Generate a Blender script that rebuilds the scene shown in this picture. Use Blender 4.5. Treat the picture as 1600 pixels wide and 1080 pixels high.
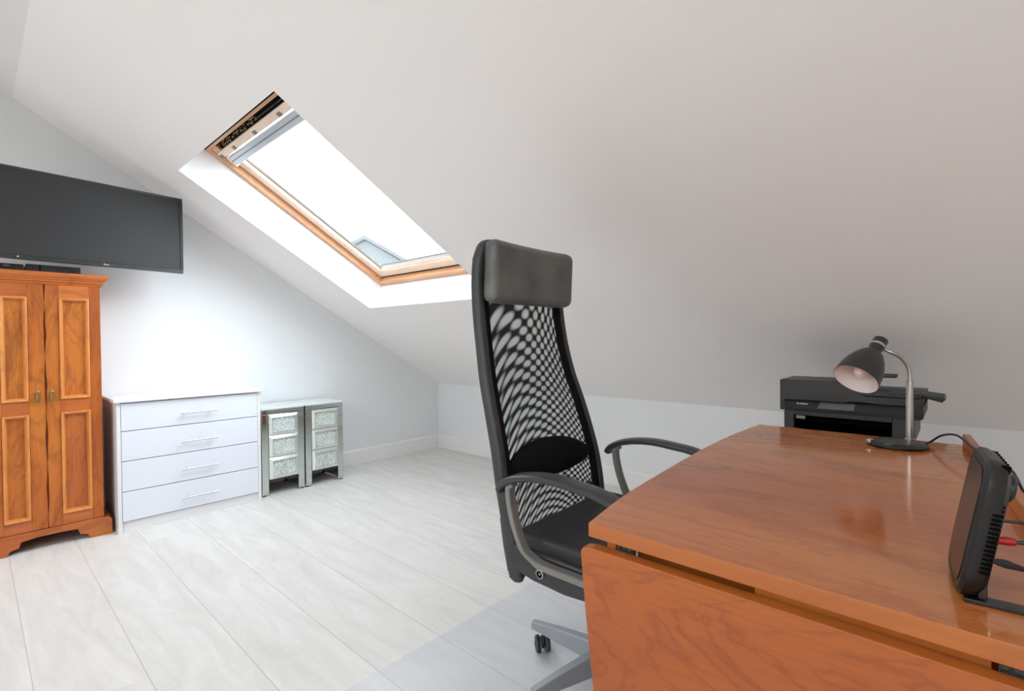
import bpy, bmesh, math, random
from mathutils import Vector, Matrix, Euler
random.seed(7)
D = bpy.data
for o in list(D.objects): D.objects.remove(o)
scn = bpy.context.scene
C = scn.collection
sin, cos, PI = math.sin, math.cos, math.pi

# ---------------------------------------------------------------- camera
FPX, YAW, PIT, ROL, CH = 770.37, math.radians(42.266), math.radians(0.7693), math.radians(-0.5146), 1.05
Fv = Vector((cos(YAW)*cos(PIT), sin(YAW)*cos(PIT), -sin(PIT)))
R0 = Vector((sin(YAW), -cos(YAW), 0)); U0 = R0.cross(Fv)
Rv = R0*cos(ROL) + U0*sin(ROL); Uv = Rv.cross(Fv)
cd = D.cameras.new('camera'); cam = D.objects.new('camera', cd); C.objects.link(cam)
cd.sensor_fit = 'HORIZONTAL'; cd.sensor_width = 36; cd.lens = 36*FPX/1600; cd.clip_start = .02; cd.clip_end = 300
cam.matrix_world = Matrix(((Rv.x, Uv.x, -Fv.x, 0), (Rv.y, Uv.y, -Fv.y, 0), (Rv.z, Uv.z, -Fv.z, CH), (0, 0, 0, 1)))
scn.camera = cam
# ---------------------------------------------------------------- world, exposure
w = D.worlds.new('sky'); scn.world = w; w.use_nodes = True
bg = w.node_tree.nodes['Background']; bg.inputs[0].default_value = (.93, .97, 1, 1); bg.inputs[1].default_value = 9.0
# overcast sky, brighter where the sun stands behind the cloud
wt = w.node_tree
def wn(ty, *ins, **kw):
    x = wt.nodes.new(ty)
    for k, v in kw.items(): setattr(x, k, v)
    for i, v in enumerate(ins):
        if isinstance(v, bpy.types.NodeSocket): wt.links.new(v, x.inputs[i])
        else: x.inputs[i].default_value = v
    return x
sd = Vector((.50, -.62, .60)).normalized()
dp = wn('ShaderNodeVectorMath', wn('ShaderNodeTexCoord').outputs['Generated'], tuple(sd), operation='DOT_PRODUCT').outputs['Value']
gl = wn('ShaderNodeMath', wn('ShaderNodeMath', dp, 0.0, operation='MAXIMUM').outputs[0], 8.0, operation='POWER').outputs[0]
wt.links.new(wn('ShaderNodeMath', gl, 11.0, 7.6, operation='MULTIPLY_ADD').outputs[0], bg.inputs[1])
vs = scn.view_settings
vs.view_transform = 'Standard'; vs.look = 'None'; vs.gamma = 1; vs.use_curve_mapping = False
vs.exposure = 0.28
try:
    scn.cycles.max_bounces = 14; scn.cycles.diffuse_bounces = 9; scn.cycles.glossy_bounces = 6; scn.cycles.transparent_max_bounces = 16
except Exception: pass

# roof frame: s runs up the slope from the top of the knee wall, n points out of the roof
TH = math.atan(.603); SX = Vector((-cos(TH), 0, sin(TH))); NX = Vector((sin(TH), 0, cos(TH)))
XK, YG, ZK, ZC = 3.083, 3.79, .628, .625+.603*2.905
P0 = Vector((XK, 0, ZK-.003))
XF = .178
def roof(s, y, n): return P0 + SX*s + Vector((0, y, 0)) + NX*n
XR = -1.05                                  # where the flat ceiling ends on the far side
P1 = Vector((XR, 0, ZC))
SX2 = Vector((-cos(TH), 0, -sin(TH))); NX2 = Vector((-sin(TH), 0, cos(TH)))
def roof2(s, y, n): return P1 + SX2*s + Vector((0, y, 0)) + NX2*n
YB = -1.9

# skylight openings (s0, s1, y0, y1); portals help the renderer find the daylight
SKY1 = (1.28, 2.67, 1.94, 3.22)
SKY2 = [(.45, 2.0, -1.35, -.15), (.45, 2.0, .2, 1.4), (.45, 2.0, 1.9, 3.1)]  # openings in the unseen rear slope, added and sized for their light
def portal(fn, s0, s1, y0, y1, n, inward, updir):
    l = D.lights.new('daylight_portal', 'AREA'); l.shape = 'RECTANGLE'; l.size = y1-y0; l.size_y = s1-s0
    l.cycles.is_portal = True
    o = D.objects.new('daylight_portal', l); C.objects.link(o)
    c = fn((s0+s1)/2, (y0+y1)/2, n)
    z = -inward; x = Vector((0, 1, 0)); y = z.cross(x)
    o.matrix_world = Matrix(((x.x, y.x, z.x, c.x), (x.y, y.y, z.y, c.y), (x.z, y.z, z.z, c.z), (0, 0, 0, 1)))
portal(roof, *SKY1, .32, -NX, SX)
for q in SKY2: portal(roof2, *q, .33, -NX2, SX2)

# ---------------------------------------------------------------- materials
def srgb(r, g, b):
    f = lambda c: (c/255/12.92 if c/255 <= .04045 else ((c/255+.055)/1.055)**2.4)
    return (f(r), f(g), f(b), 1)
def mat(name, col, rough=.5, metal=0, spec=.5, coat=0, emit=None, estr=0):
    m = D.materials.new(name); m.use_nodes = True
    b = m.node_tree.nodes['Principled BSDF']
    b.inputs['Base Color'].default_value = col; b.inputs['Roughness'].default_value = rough
    b.inputs['Metallic'].default_value = metal; b.inputs['Specular IOR Level'].default_value = spec
    b.inputs['Coat Weight'].default_value = coat; b.inputs['Coat Roughness'].default_value = .08
    if emit: b.inputs['Emission Color'].default_value = emit; b.inputs['Emission Strength'].default_value = estr
    return m
class NT:
    def __init__(s, m): s.t = m.node_tree; s.b = s.t.nodes['Principled BSDF']
    def n(s, ty, ins=None, **kw):
        x = s.t.nodes.new(ty)
        for k, v in kw.items(): setattr(x, k, v)
        for k, v in (ins or {}).items():
            if hasattr(v, 'node') or isinstance(v, bpy.types.NodeSocket): s.t.links.new(v, x.inputs[k])
            else: x.inputs[k].default_value = v
        return x
    def math(s, op, a, b=0.0, c=0.0):
        return s.n('ShaderNodeMath', {0: a, 1: b, 2: c}, operation=op).outputs[0]
    def ramp(s, fac, stops, interp='LINEAR'):
        r = s.n('ShaderNodeValToRGB', {0: fac}); cr = r.color_ramp; cr.interpolation = interp
        while len(cr.elements) < len(stops): cr.elements.new(.5)
        for e, (p, c) in zip(cr.elements, stops): e.position = p; e.color = c
        return r.outputs[0]
    def mix(s, fac, a, b, blend='MIX'):
        x = s.n('ShaderNodeMix', data_type='RGBA', blend_type=blend)
        for sock, v in ((x.inputs[0], fac), (x.inputs[6], a), (x.inputs[7], b)):
            if isinstance(v, bpy.types.NodeSocket): s.t.links.new(v, sock)
            else: sock.default_value = v
        return x.outputs[2]
    def obj(s): return s.n('ShaderNodeTexCoord').outputs['Object']
    def bump(s, h, strength=.1, dist=.01):
        x = s.n('ShaderNodeBump', {'Height': h, 'Strength': strength, 'Distance': dist}); s.t.links.new(x.outputs[0], s.b.inputs['Normal'])
    def link(s, a, name): s.t.links.new(a, s.b.inputs[name])

M = {}
def painted(name, col, rough=.75, bump=.04):
    m = mat(name, col, rough, spec=.3); t = NT(m)
    n1 = t.n('ShaderNodeTexNoise', {'Vector': t.obj(), 'Scale': 240.0, 'Detail': 4.0}).outputs[0]
    n2 = t.n('ShaderNodeTexNoise', {'Vector': t.obj(), 'Scale': 1.6, 'Detail': 3.0}).outputs[0]
    c = t.mix(t.math('MULTIPLY', n2, .10), col, (col[0]*.86, col[1]*.86, col[2]*.86, 1)); t.link(c, 'Base Color')
    t.bump(n1, bump, .002); return m
M['wall'] = painted('white_wall_paint', srgb(226, 229, 231))
M['ceil'] = painted('white_ceiling_paint', srgb(240, 238, 237), .8)
M['warmwall'] = painted('warm_bounce_wall_paint', srgb(236, 227, 222))  # unseen rear surfaces, tinted so their bounce warms the visible slope
M['reveal'] = painted('white_reveal_paint', srgb(236, 236, 236), .7)
M['skirt'] = mat('white_gloss_trim', srgb(232, 232, 231), .35)
M['blackmetal'] = mat('black_metal', srgb(24, 24, 25), .35, spec=.5)
M['black'] = mat('black_plastic', srgb(30, 30, 31), .42)
M['armpad'] = mat('satin_black_arm_pad', srgb(52, 53, 55), .32)
M['dark'] = mat('dark_grey_plastic', srgb(44, 44, 45), .4)
M['gap'] = mat('matt_black', srgb(8, 8, 8), .9, spec=.1)
M['chrome'] = mat('chrome', srgb(190, 190, 190), .22, 1)
M['steel'] = mat('brushed_steel', srgb(188, 186, 183), .32, 1)
M['whitepl'] = mat('white_plastic', srgb(225, 225, 225), .4)
M['silverbase'] = mat('silver_painted_metal', srgb(150, 154, 160), .42, .35)
M['greymetal'] = mat('warm_grey_painted_metal', srgb(128, 125, 122), .42, .25)
M['leather'] = mat('black_leather', srgb(76, 76, 75), .44, spec=.5)
M['seatleather'] = mat('shaded_black_seat_leather', srgb(40, 40, 41), .5, spec=.4)  # dark tone covers black fabric and painted-in shade against the backrest
M['fabric'] = mat('black_fabric', srgb(17, 17, 18), .95, spec=.15)
M['pipe'] = mat('charcoal_edging', srgb(50, 50, 51), .5)
M['red'] = mat('red_plastic', srgb(190, 14, 16), .4)
M['brass'] = mat('aged_brass', srgb(150, 125, 80), .42, .9)
M['bulb'] = mat('frosted_bulb', srgb(235, 225, 222), .25)
M['shadein'] = mat('white_enamel', srgb(232, 222, 220), .45)
M['ink'] = mat('white_ink', srgb(225, 228, 228), .6)
M['inkgrey'] = mat('grey_ink', srgb(150, 150, 150), .6)
M['led'] = mat('standby_led', srgb(240, 190, 200), .5, emit=(1, .55, .6, 1), estr=1.0)
M['greenpl'] = mat('dark_green_plastic', srgb(62, 78, 68), .3)
t = NT(M['leather']); t.link(t.ramp(t.n('ShaderNodeTexNoise', {'Vector': t.obj(), 'Scale': 7., 'Detail': 2.}).outputs[0], [(.35, srgb(80, 80, 79)), (.65, srgb(104, 104, 101))]), 'Base Color')
for k, sc in (('leather', 300.), ('fabric', 900.)):
    t = NT(M[k]); t.bump(t.n('ShaderNodeTexVoronoi' if k == 'leather' else 'ShaderNodeTexNoise', {'Vector': t.obj(), 'Scale': sc}).outputs[0], .12, .001)

def wood(name, cols, axis='y', rough=.4, coat=0., scale=1., knots=True, stripes=9., fig=0.4, amt=.38, mott=0., bmp=.08, spec=.5):
    m = mat(name, cols[1], rough, coat=coat, spec=spec); t = NT(m)
    sc = {'x': (.28, 1, 1), 'y': (1, .28, 1), 'z': (1, 1, .28)}[axis]
    oi = t.n('ShaderNodeObjectInfo').outputs['Random']
    v = t.n('ShaderNodeMapping', {'Vector': t.obj(), 'Scale': tuple(a*scale for a in sc)}).outputs[0]
    off = t.n('ShaderNodeCombineXYZ', {0: t.math('MULTIPLY', oi, 31.), 1: t.math('MULTIPLY', oi, 17.), 2: 0.0}).outputs[0]
    v = t.n('ShaderNodeVectorMath', {0: v, 1: off}, operation='ADD').outputs[0]
    big = t.n('ShaderNodeTexNoise', {'Vector': v, 'Scale': 3.2, 'Detail': 5.0, 'Roughness': .55, 'Distortion': fig}).outputs[0]
    rings = t.math('FRACT', t.math('MULTIPLY', big, stripes))
    ringm = t.ramp(rings, [(0, (0, 0, 0, 1)), (.10, (.55, .55, .55, 1)), (.3, (1, 1, 1, 1)), (.85, (.85, .85, .85, 1)), (1, (0, 0, 0, 1))])
    fs = {'x': (3, 90, 90), 'y': (90, 3, 90), 'z': (90, 90, 3)}[axis]
    fv = t.n('ShaderNodeMapping', {'Vector': t.obj(), 'Scale': fs}).outputs[0]
    fine = t.n('ShaderNodeTexNoise', {'Vector': fv, 'Scale': 2.0, 'Detail': 3.0}).outputs[0]
    tone = t.n('ShaderNodeTexNoise', {'Vector': v, 'Scale': 1.7, 'Detail': 2.0}).outputs[0]
    base = t.ramp(tone, [(.30, cols[0]), (.5, cols[1]), (.70, cols[2])])
    c = t.mix(t.math('MULTIPLY', t.math('SUBTRACT', 1.0, ringm), amt), base, cols[3])
    c = t.mix(t.math('MULTIPLY', t.ramp(fine, [(.45, (0, 0, 0, 1)), (.7, (1, 1, 1, 1))]), .22), c, cols[3])
    if knots:
        kn = t.n('ShaderNodeTexVoronoi', {'Vector': v, 'Scale': 4.2*(1 if knots is True else knots)}).outputs['Distance']
        kd = t.n('ShaderNodeTexNoise', {'Vector': v, 'Scale': 14.0, 'Detail': 3.0}).outputs[0]
        kk = t.ramp(t.math('ADD', kn, t.math('MULTIPLY', kd, .12)), [(.13, (1, 1, 1, 1)), (.22, (0, 0, 0, 1))])
        c = t.mix(t.math('MULTIPLY', kk, .85), c, cols[4])
    if mott:
        mo = t.n('ShaderNodeTexNoise', {'Vector': v, 'Scale': 4.3, 'Detail': 6.0, 'Roughness': .7, 'Distortion': 1.5}).outputs[0]
        c = t.mix(t.math('MULTIPLY', t.ramp(mo, [(.51, (0, 0, 0, 1)), (.62, (1, 1, 1, 1))]), mott), c, cols[3])
    t.link(c, 'Base Color')
    if bmp: t.bump(fine, bmp, .001)
    return m
hw = [srgb(154, 76, 28), srgb(184, 98, 32), srgb(202, 122, 42), srgb(112, 48, 20), srgb(92, 60, 40)]
hr = [srgb(150, 72, 32), srgb(176, 90, 38), srgb(196, 112, 46), srgb(112, 50, 22), srgb(72, 46, 34)]
M['oak_v'] = wood('honey_sheesham_upright', hw, 'z', .42, .0, 1.3, mott=.5)
M['oak_h'] = wood('honey_sheesham_across', hr, 'x', .42, .12, 1.2, mott=.4)
M['oak_p'] = wood('honey_sheesham_panel', [srgb(158, 76, 28), srgb(188, 102, 34), srgb(210, 130, 44), srgb(112, 50, 20), srgb(90, 64, 46)], 'z', .45, .0, 1.6, fig=1.8, mott=.5)
M['oak_r'] = wood('reddish_sheesham_panel', hr, 'z', .5, .05, 1.5, fig=1.4, mott=.5)
ch = [srgb(160, 80, 34), srgb(186, 106, 52), srgb(206, 134, 74), srgb(138, 64, 28), srgb(110, 56, 34)]
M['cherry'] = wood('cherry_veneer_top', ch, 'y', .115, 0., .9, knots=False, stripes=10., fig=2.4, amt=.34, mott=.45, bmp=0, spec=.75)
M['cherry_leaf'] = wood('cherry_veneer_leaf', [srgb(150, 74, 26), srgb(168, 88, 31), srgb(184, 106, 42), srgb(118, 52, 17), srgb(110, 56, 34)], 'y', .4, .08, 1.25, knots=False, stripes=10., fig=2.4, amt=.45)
M['cherry_edge'] = wood('cherry_edge_band', [srgb(160, 88, 34), srgb(174, 98, 38), srgb(184, 108, 44), srgb(146, 76, 30), srgb(110, 56, 34)], 'y', .35, .2, 1.0, knots=False, stripes=4.)
M['oak_c'] = wood('honey_sheesham_cornice', [srgb(176, 92, 42), srgb(196, 108, 48), srgb(214, 130, 60), srgb(134, 62, 28), srgb(92, 60, 40)], 'x', .34, .2, 1.2, mott=.4)
M['honey'] = wood('light_honey_moulding', [srgb(206, 130, 62), srgb(220, 146, 74), srgb(230, 160, 86), srgb(166, 88, 40), srgb(92, 60, 40)], 'z', .42, .12, 1.3)
M['pine'] = wood('pine_window_frame', [srgb(196, 146, 108), srgb(208, 158, 118), srgb(216, 168, 130), srgb(184, 128, 88), srgb(110, 56, 34)], 'y', .45, .1, 1., knots=False, stripes=6.)
M['pine_lit'] = wood('lit_pine_sash', [srgb(228, 200, 176), srgb(236, 214, 194), srgb(240, 222, 204), srgb(214, 180, 152), srgb(110, 56, 34)], 'y', .45, .1, 1., knots=False, stripes=6.)  # same pine, with the bright daylight on the sash painted into its colour

def floor_mat():
    m = mat('whitewashed_plank_floor', srgb(214, 210, 206), .42, spec=.4); t = NT(m)
    geo = t.n('ShaderNodeNewGeometry').outputs['Position']
    sp = t.n('ShaderNodeSeparateXYZ', {0: geo})
    u = t.math('DIVIDE', t.math('SUBTRACT', sp.outputs[0], .114-.2475*40), .2475)
    row = t.math('FLOOR', u); fu = t.math('FRACT', u)
    rnd = t.n('ShaderNodeTexWhiteNoise', {'W': row}, noise_dimensions='1D').outputs['Value']
    v = t.math('DIVIDE', t.math('ADD', sp.outputs[1], t.math('MULTIPLY', rnd, 2.2)), 2.2)
    v = t.math('ADD', v, 10.)
    col = t.math('FLOOR', v); fv = t.math('FRACT', v)
    pid = t.n('ShaderNodeTexWhiteNoise', {'Vector': t.n('ShaderNodeCombineXYZ', {0: row, 1: col, 2: 0.}).outputs[0]}, noise_dimensions='3D').outputs['Value']
    def edge(f, wd): return t.math('LESS_THAN', t.math('SUBTRACT', .5, t.math('ABSOLUTE', t.math('SUBTRACT', f, .5))), wd)
    joint = t.math('MAXIMUM', edge(fu, .0065), t.math('MULTIPLY', edge(fv, .0005), .6))
    off = t.n('ShaderNodeCombineXYZ', {0: t.math('MULTIPLY', pid, 9.), 1: t.math('MULTIPLY', pid, 23.), 2: 0.}).outputs[0]
    p = t.n('ShaderNodeVectorMath', {0: geo, 1: off}, operation='ADD').outputs[0]
    pm = t.n('ShaderNodeMapping', {'Vector': p, 'Scale': (1, .16, 1)}).outputs[0]
    g1 = t.n('ShaderNodeTexNoise', {'Vector': pm, 'Scale': 11., 'Detail': 6., 'Roughness': .6, 'Distortion': 1.3}).outputs[0]
    g2 = t.n('ShaderNodeTexNoise', {'Vector': pm, 'Scale': 80., 'Detail': 4.}).outputs[0]
    c = t.ramp(g1, [(.3, srgb(206, 203, 199)), (.5, srgb(214, 212, 209)), (.66, srgb(221, 219, 217))])
    c = t.mix(t.math('MULTIPLY', t.ramp(g2, [(.4, (0, 0, 0, 1)), (.7, (1, 1, 1, 1))]), .10), c, srgb(190, 186, 180))
    c = t.mix(t.math('MULTIPLY', pid, .16), c, srgb(203, 199, 195))
    c = t.mix(t.math('MULTIPLY', joint, .38), c, srgb(120, 116, 112))
    t.link(c, 'Base Color'); t.link(t.ramp(g1, [(.3, (.5, .5, .5, 1)), (.7, (.36, .36, .36, 1))]), 'Roughness')
    t.bump(t.math('SUBTRACT', g2, t.math('MULTIPLY', joint, 3.)), .05, .002)
    return m
M['floor'] = floor_mat()
M['chestwhite'] = mat('white_gloss_board', srgb(220, 224, 233), .26, coat=.2)
def chestgrain():
    m = mat('white_ash_effect_board', srgb(218, 216, 218), .38); t = NT(m)
    v = t.n('ShaderNodeMapping', {'Vector': t.obj(), 'Scale': (4, 60, 60)}).outputs[0]
    g = t.n('ShaderNodeTexNoise', {'Vector': v, 'Scale': 2., 'Detail': 4.}).outputs[0]
    t.link(t.ramp(g, [(.35, srgb(220, 220, 222)), (.6, srgb(227, 227, 230))]), 'Base Color'); return m
M['chestgrain'] = chestgrain()
M['mirror'] = mat('mirror_glass', srgb(205, 212, 208), .05, 1)
M['mirror_bevel'] = mat('bevelled_mirror_glass', srgb(222, 228, 224), .16, .85)
def crystal():
    m = mat('crushed_crystal', srgb(188, 200, 196), .18, .35); t = NT(m)
    v = t.n('ShaderNodeTexVoronoi', {'Vector': t.obj(), 'Scale': 210.})
    t.link(t.ramp(v.outputs['Color'], [(.1, srgb(150, 164, 160)), (.5, srgb(204, 214, 211)), (.9, srgb(245, 250, 248))]), 'Base Color')
    t.bump(v.outputs['Distance'], .9, .004); return m
M['crystal'] = crystal()
M['crystal'].node_tree.nodes['Principled BSDF'].inputs['Metallic'].default_value = .1
M['nstop'] = mat('pale_mirror_top', srgb(222, 230, 232), .12, .25)
def glass_mat(name='window_glass', tint=(.95, .97, .97, 1)):
    m = D.materials.new(name); m.use_nodes = True; nt = m.node_tree; nt.nodes.clear()
    o = nt.nodes.new('ShaderNodeOutputMaterial'); mx = nt.nodes.new('ShaderNodeMixShader')
    tr = nt.nodes.new('ShaderNodeBsdfTransparent'); gl = nt.nodes.new('ShaderNodeBsdfGlossy'); gl.inputs['Roughness'].default_value = .01
    tr.inputs[0].default_value = tint; mx.inputs[0].default_value = .06
    nt.links.new(tr.outputs[0], mx.inputs[1]); nt.links.new(gl.outputs[0], mx.inputs[2]); nt.links.new(mx.outputs[0], o.inputs[0]); return m
M['glass'] = glass_mat()
M['glass2'] = glass_mat('dimmed_window_glass', (.86, .89, .91, 1))  # darker tint added to hold back daylight on the reveals
def matplastic():
    m = D.materials.new('clear_floor_mat_plastic'); m.use_nodes = True; nt = m.node_tree; nt.nodes.clear()
    o = nt.nodes.new('ShaderNodeOutputMaterial'); mx = nt.nodes.new('ShaderNodeMixShader'); mx2 = nt.nodes.new('ShaderNodeMixShader')
    tr = nt.nodes.new('ShaderNodeBsdfTransparent'); df = nt.nodes.new('ShaderNodeBsdfDiffuse'); gl = nt.nodes.new('ShaderNodeBsdfGlossy')
    tr.inputs[0].default_value = (.985, .99, 1, 1); df.inputs[0].default_value = srgb(240, 243, 248); gl.inputs['Roughness'].default_value = .22
    mx.inputs[0].default_value = .13; mx2.inputs[0].default_value = .045
    nt.links.new(tr.outputs[0], mx.inputs[1]); nt.links.new(df.outputs[0], mx.inputs[2])
    nt.links.new(mx.outputs[0], mx2.inputs[1]); nt.links.new(gl.outputs[0], mx2.inputs[2]); nt.links.new(mx2.outputs[0], o.inputs[0]); return m
M['matplastic'] = matplastic()
M['screen'] = mat('dark_screen_glass', srgb(52, 52, 53), .6, spec=.3)
M['tvbezel'] = mat('tv_bezel_plastic', srgb(42, 45, 46), .3)
M['slate'] = mat('dark_roof_slate', (.084, .089, .092, 1), .8, spec=.2)
M['render'] = mat('weathered_house_wall', (.115, .121, .121, 1), .9, spec=.1)
M['blind'] = mat('grey_blind_rail', srgb(190, 198, 206), .35, .4)
M['pane_white'] = mat('white_glazing_bead', srgb(240, 240, 240), .4)

def mesh_mat():
    """see-through chair netting: fine weave, with the moire of two net layers painted into the alpha"""
    m = D.materials.new('black_chair_netting'); m.use_nodes = True; t = NT(m); nt = m.node_tree
    uv = t.n('ShaderNodeTexCoord').outputs['UV']; sp = t.n('ShaderNodeSeparateXYZ', {0: uv}); u, v = sp.outputs[0], sp.outputs[1]
    u2 = t.math('MULTIPLY', u, u); w_ = t.math('SUBTRACT', 1.0, v); w2 = t.math('MULTIPLY', w_, w_)
    # a = column phase, b = row phase
    a = t.math('ADD', t.math('ADD', t.math('MULTIPLY', u, 1.05), t.math('MULTIPLY', t.math('MULTIPLY', u2, u2), 4.2)), t.math('MULTIPLY', t.math('MULTIPLY', w_, u), 5.0))
    a = t.math('ADD', a, t.math('MULTIPLY', w2, 2.8))
    bow = t.math('MULTIPLY', t.math('MULTIPLY', t.math('SUBTRACT', u, .62), t.math('SUBTRACT', u, .62)), -5.0)
    b = t.math('ADD', t.math('ADD', t.math('MULTIPLY', w_, 4.6), t.math('MULTIPLY', w2, 21.0)), t.math('MULTIPLY', bow, t.math('MULTIPLY', w_, 3.6)))
    ca = t.math('COSINE', t.math('MULTIPLY', a, 2*PI)); cb = t.math('COSINE', t.math('MULTIPLY', b, 2*PI))
    ha = t.math('COSINE', t.math('MULTIPLY', a, PI)); hb = t.math('COSINE', t.math('MULTIPLY', b, PI))
    # painted moire as staggered cells: union of two offset lattices
    p = t.math('MULTIPLY', ha, hb); p = t.math('MULTIPLY', p, p)
    sa = t.math('SINE', t.math('MULTIPLY', a, PI)); sb = t.math('SINE', t.math('MULTIPLY', b, PI))
    q = t.math('MULTIPLY', sa, sb); q = t.math('MULTIPLY', q, q)
    cell = t.math('MAXIMUM', p, q)
    cell = t.ramp(cell, [(.16, (.03, .03, .03, 1)), (.80, (.92, .92, .92, 1))], 'EASE')
    fu = t.math('ABSOLUTE', t.math('SINE', t.math('MULTIPLY', t.math('ADD', u, t.math('MULTIPLY', v, .8)), 260.)))
    fv = t.math('ABSOLUTE', t.math('SINE', t.math('MULTIPLY', t.math('SUBTRACT', u, t.math('MULTIPLY', v, 1.6)), 260.)))
    fine = t.math('MULTIPLY', t.math('GREATER_THAN', fu, .24), t.math('GREATER_THAN', fv, .24))
    open_ = t.math('MULTIPLY', cell, t.math('MULTIPLY_ADD', fine, .52, .36))
    t.b.inputs['Base Color'].default_value = srgb(22, 22, 23); t.b.inputs['Roughness'].default_value = .8; t.b.inputs['Specular IOR Level'].default_value = .2
    t.link(t.math('SUBTRACT', 1.0, open_), 'Alpha')
    return m
M['net'] = mesh_mat()

# ---------------------------------------------------------------- mesh helpers (world coordinates unless noted)
def BM(): return bmesh.new()
def add_box(bm, x0, x1, y0, y1, z0, z1, bev=0, seg=2, T=None):
    x0, x1 = sorted((x0, x1)); y0, y1 = sorted((y0, y1)); z0, z1 = sorted((z0, z1))
    vs_ = [bm.verts.new(p) for p in ((x0, y0, z0), (x1, y0, z0), (x1, y1, z0), (x0, y1, z0), (x0, y0, z1), (x1, y0, z1), (x1, y1, z1), (x0, y1, z1))]
    fs = [bm.faces.new([vs_[i] for i in f]) for f in ((3, 2, 1, 0), (4, 5, 6, 7), (0, 1, 5, 4), (1, 2, 6, 5), (2, 3, 7, 6), (3, 0, 4, 7))]
    out = vs_
    if bev:
        es = list({e for f in fs for e in f.edges})
        r = bmesh.ops.bevel(bm, geom=es, offset=bev, segments=seg, affect='EDGES', profile=.5)
        out = list({v for f in r['faces'] for v in f.verts} | {v for v in vs_ if v.is_valid})
    if T is not None:
        for v in out: v.co = T(v.co) if callable(T) else T @ v.co
    return out
def add_prism(bm, pts, d, bev=0, seg=2):
    """closed outline pts (3D) pushed along vector d"""
    d = Vector(d)
    a = [bm.verts.new(p) for p in pts]; b = [bm.verts.new(Vector(p)+d) for p in pts]
    n = len(a); fs = [bm.faces.new(a[::-1]), bm.faces.new(b)]
    for i in range(n): fs.append(bm.faces.new((a[i], a[(i+1) % n], b[(i+1) % n], b[i])))
    bmesh.ops.recalc_face_normals(bm, faces=fs)
    if bev:
        es = list({e for f in fs[:2] for e in f.edges})
        bmesh.ops.bevel(bm, geom=es, offset=bev, segments=seg, affect='EDGES', profile=.5)
def add_lathe(bm, prof, origin, axis=(0, 0, 1), n=40, cap0=True, cap1=True):
    """prof: list of (r, t) with t along axis"""
    ax = Vector(axis).normalized(); o = Vector(origin)
    h = Vector((1, 0, 0)) if abs(ax.x) < .8 else Vector((0, 1, 0)); e1 = ax.cross(h).normalized(); e2 = ax.cross(e1)
    rings = []
    for r, t in prof:
        if r < 1e-6: rings.append([bm.verts.new(o+ax*t)])
        else: rings.append([bm.verts.new(o+ax*t+(e1*cos(2*PI*i/n)+e2*sin(2*PI*i/n))*r) for i in range(n)])
    fs = []
    for A, B in zip(rings, rings[1:]):
        for i in range(n):
            j = (i+1) % n
            if len(A) == 1 and len(B) == 1: continue
            if len(A) == 1: fs.append(bm.faces.new((A[0], B[i], B[j])))
            elif len(B) == 1: fs.append(bm.faces.new((A[i], A[j], B[0])))
            else: fs.append(bm.faces.new((A[i], A[j], B[j], B[i])))
    if cap0 and len(rings[0]) > 1: fs.append(bm.faces.new(rings[0]))
    if cap1 and len(rings[-1]) > 1: fs.append(bm.faces.new(rings[-1][::-1]))
    bmesh.ops.recalc_face_normals(bm, faces=fs)
def smooth_pts(pts, k=6):
    pts = [Vector(p) for p in pts]; out = []
    P = [pts[0]*2-pts[1]]+pts+[pts[-1]*2-pts[-2]]
    for i in range(1, len(P)-2):
        p0, p1, p2, p3 = P[i-1:i+3]
        for j in range(k):
            t = j/k
            out.append(.5*((2*p1)+(p2-p0)*t+(2*p0-5*p1+4*p2-p3)*t*t+(3*p1-p0-3*p2+p3)*t**3))
    out.append(pts[-1]); return out
def add_sweep(bm, pts, ra, rb=None, ref=(0, 0, 1), n=14, power=2.0, caps=True, round_ends=False):
    """superelliptic section; ra along `side` = ref x tangent direction's ref-most, rb the other. ra, rb: float or list/func(t)"""
    pts = [Vector(p) for p in pts]; rb = ra if rb is None else rb; ref = Vector(ref); N = len(pts); rings = []
    g = lambda r, t: r(t) if callable(r) else r
    for i, p in enumerate(pts):
        tan = (pts[min(i+1, N-1)]-pts[max(i-1, 0)]).normalized()
        b = tan.cross(ref)
        b = b.normalized() if b.length > 1e-5 else Vector((1, 0, 0))
        a = b.cross(tan).normalized(); t = i/(N-1); k = 1.
        if round_ends and i in (0, N-1): k = .55
        ring = []
        for j in range(n):
            th = 2*PI*j/n; c_, s_ = cos(th), sin(th)
            cx = math.copysign(abs(c_)**(2/power), c_); sx = math.copysign(abs(s_)**(2/power), s_)
            ring.append(bm.verts.new(p+a*cx*g(ra, t)*k+b*sx*g(rb, t)*k))
        rings.append(ring)
    fs = []
    for A, B in zip(rings, rings[1:]):
        for i in range(n): j = (i+1) % n; fs.append(bm.faces.new((A[i], A[j], B[j], B[i])))
    if caps: fs += [bm.faces.new(rings[0][::-1]), bm.faces.new(rings[-1])]
    bmesh.ops.recalc_face_normals(bm, faces=fs)
def add_grid(bm, fn, nu, nv, uv=True):
    V = [[bm.verts.new(fn(i/nu, j/nv)) for i in range(nu+1)] for j in range(nv+1)]
    L = bm.loops.layers.uv.verify() if uv else None
    for j in range(nv):
        for i in range(nu):
            f = bm.faces.new((V[j][i], V[j][i+1], V[j+1][i+1], V[j+1][i]))
            if uv:
                for l, (a, b) in zip(f.loops, ((i, j), (i+1, j), (i+1, j+1), (i, j+1))): l[L].uv = (a/nu, b/nv)
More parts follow.
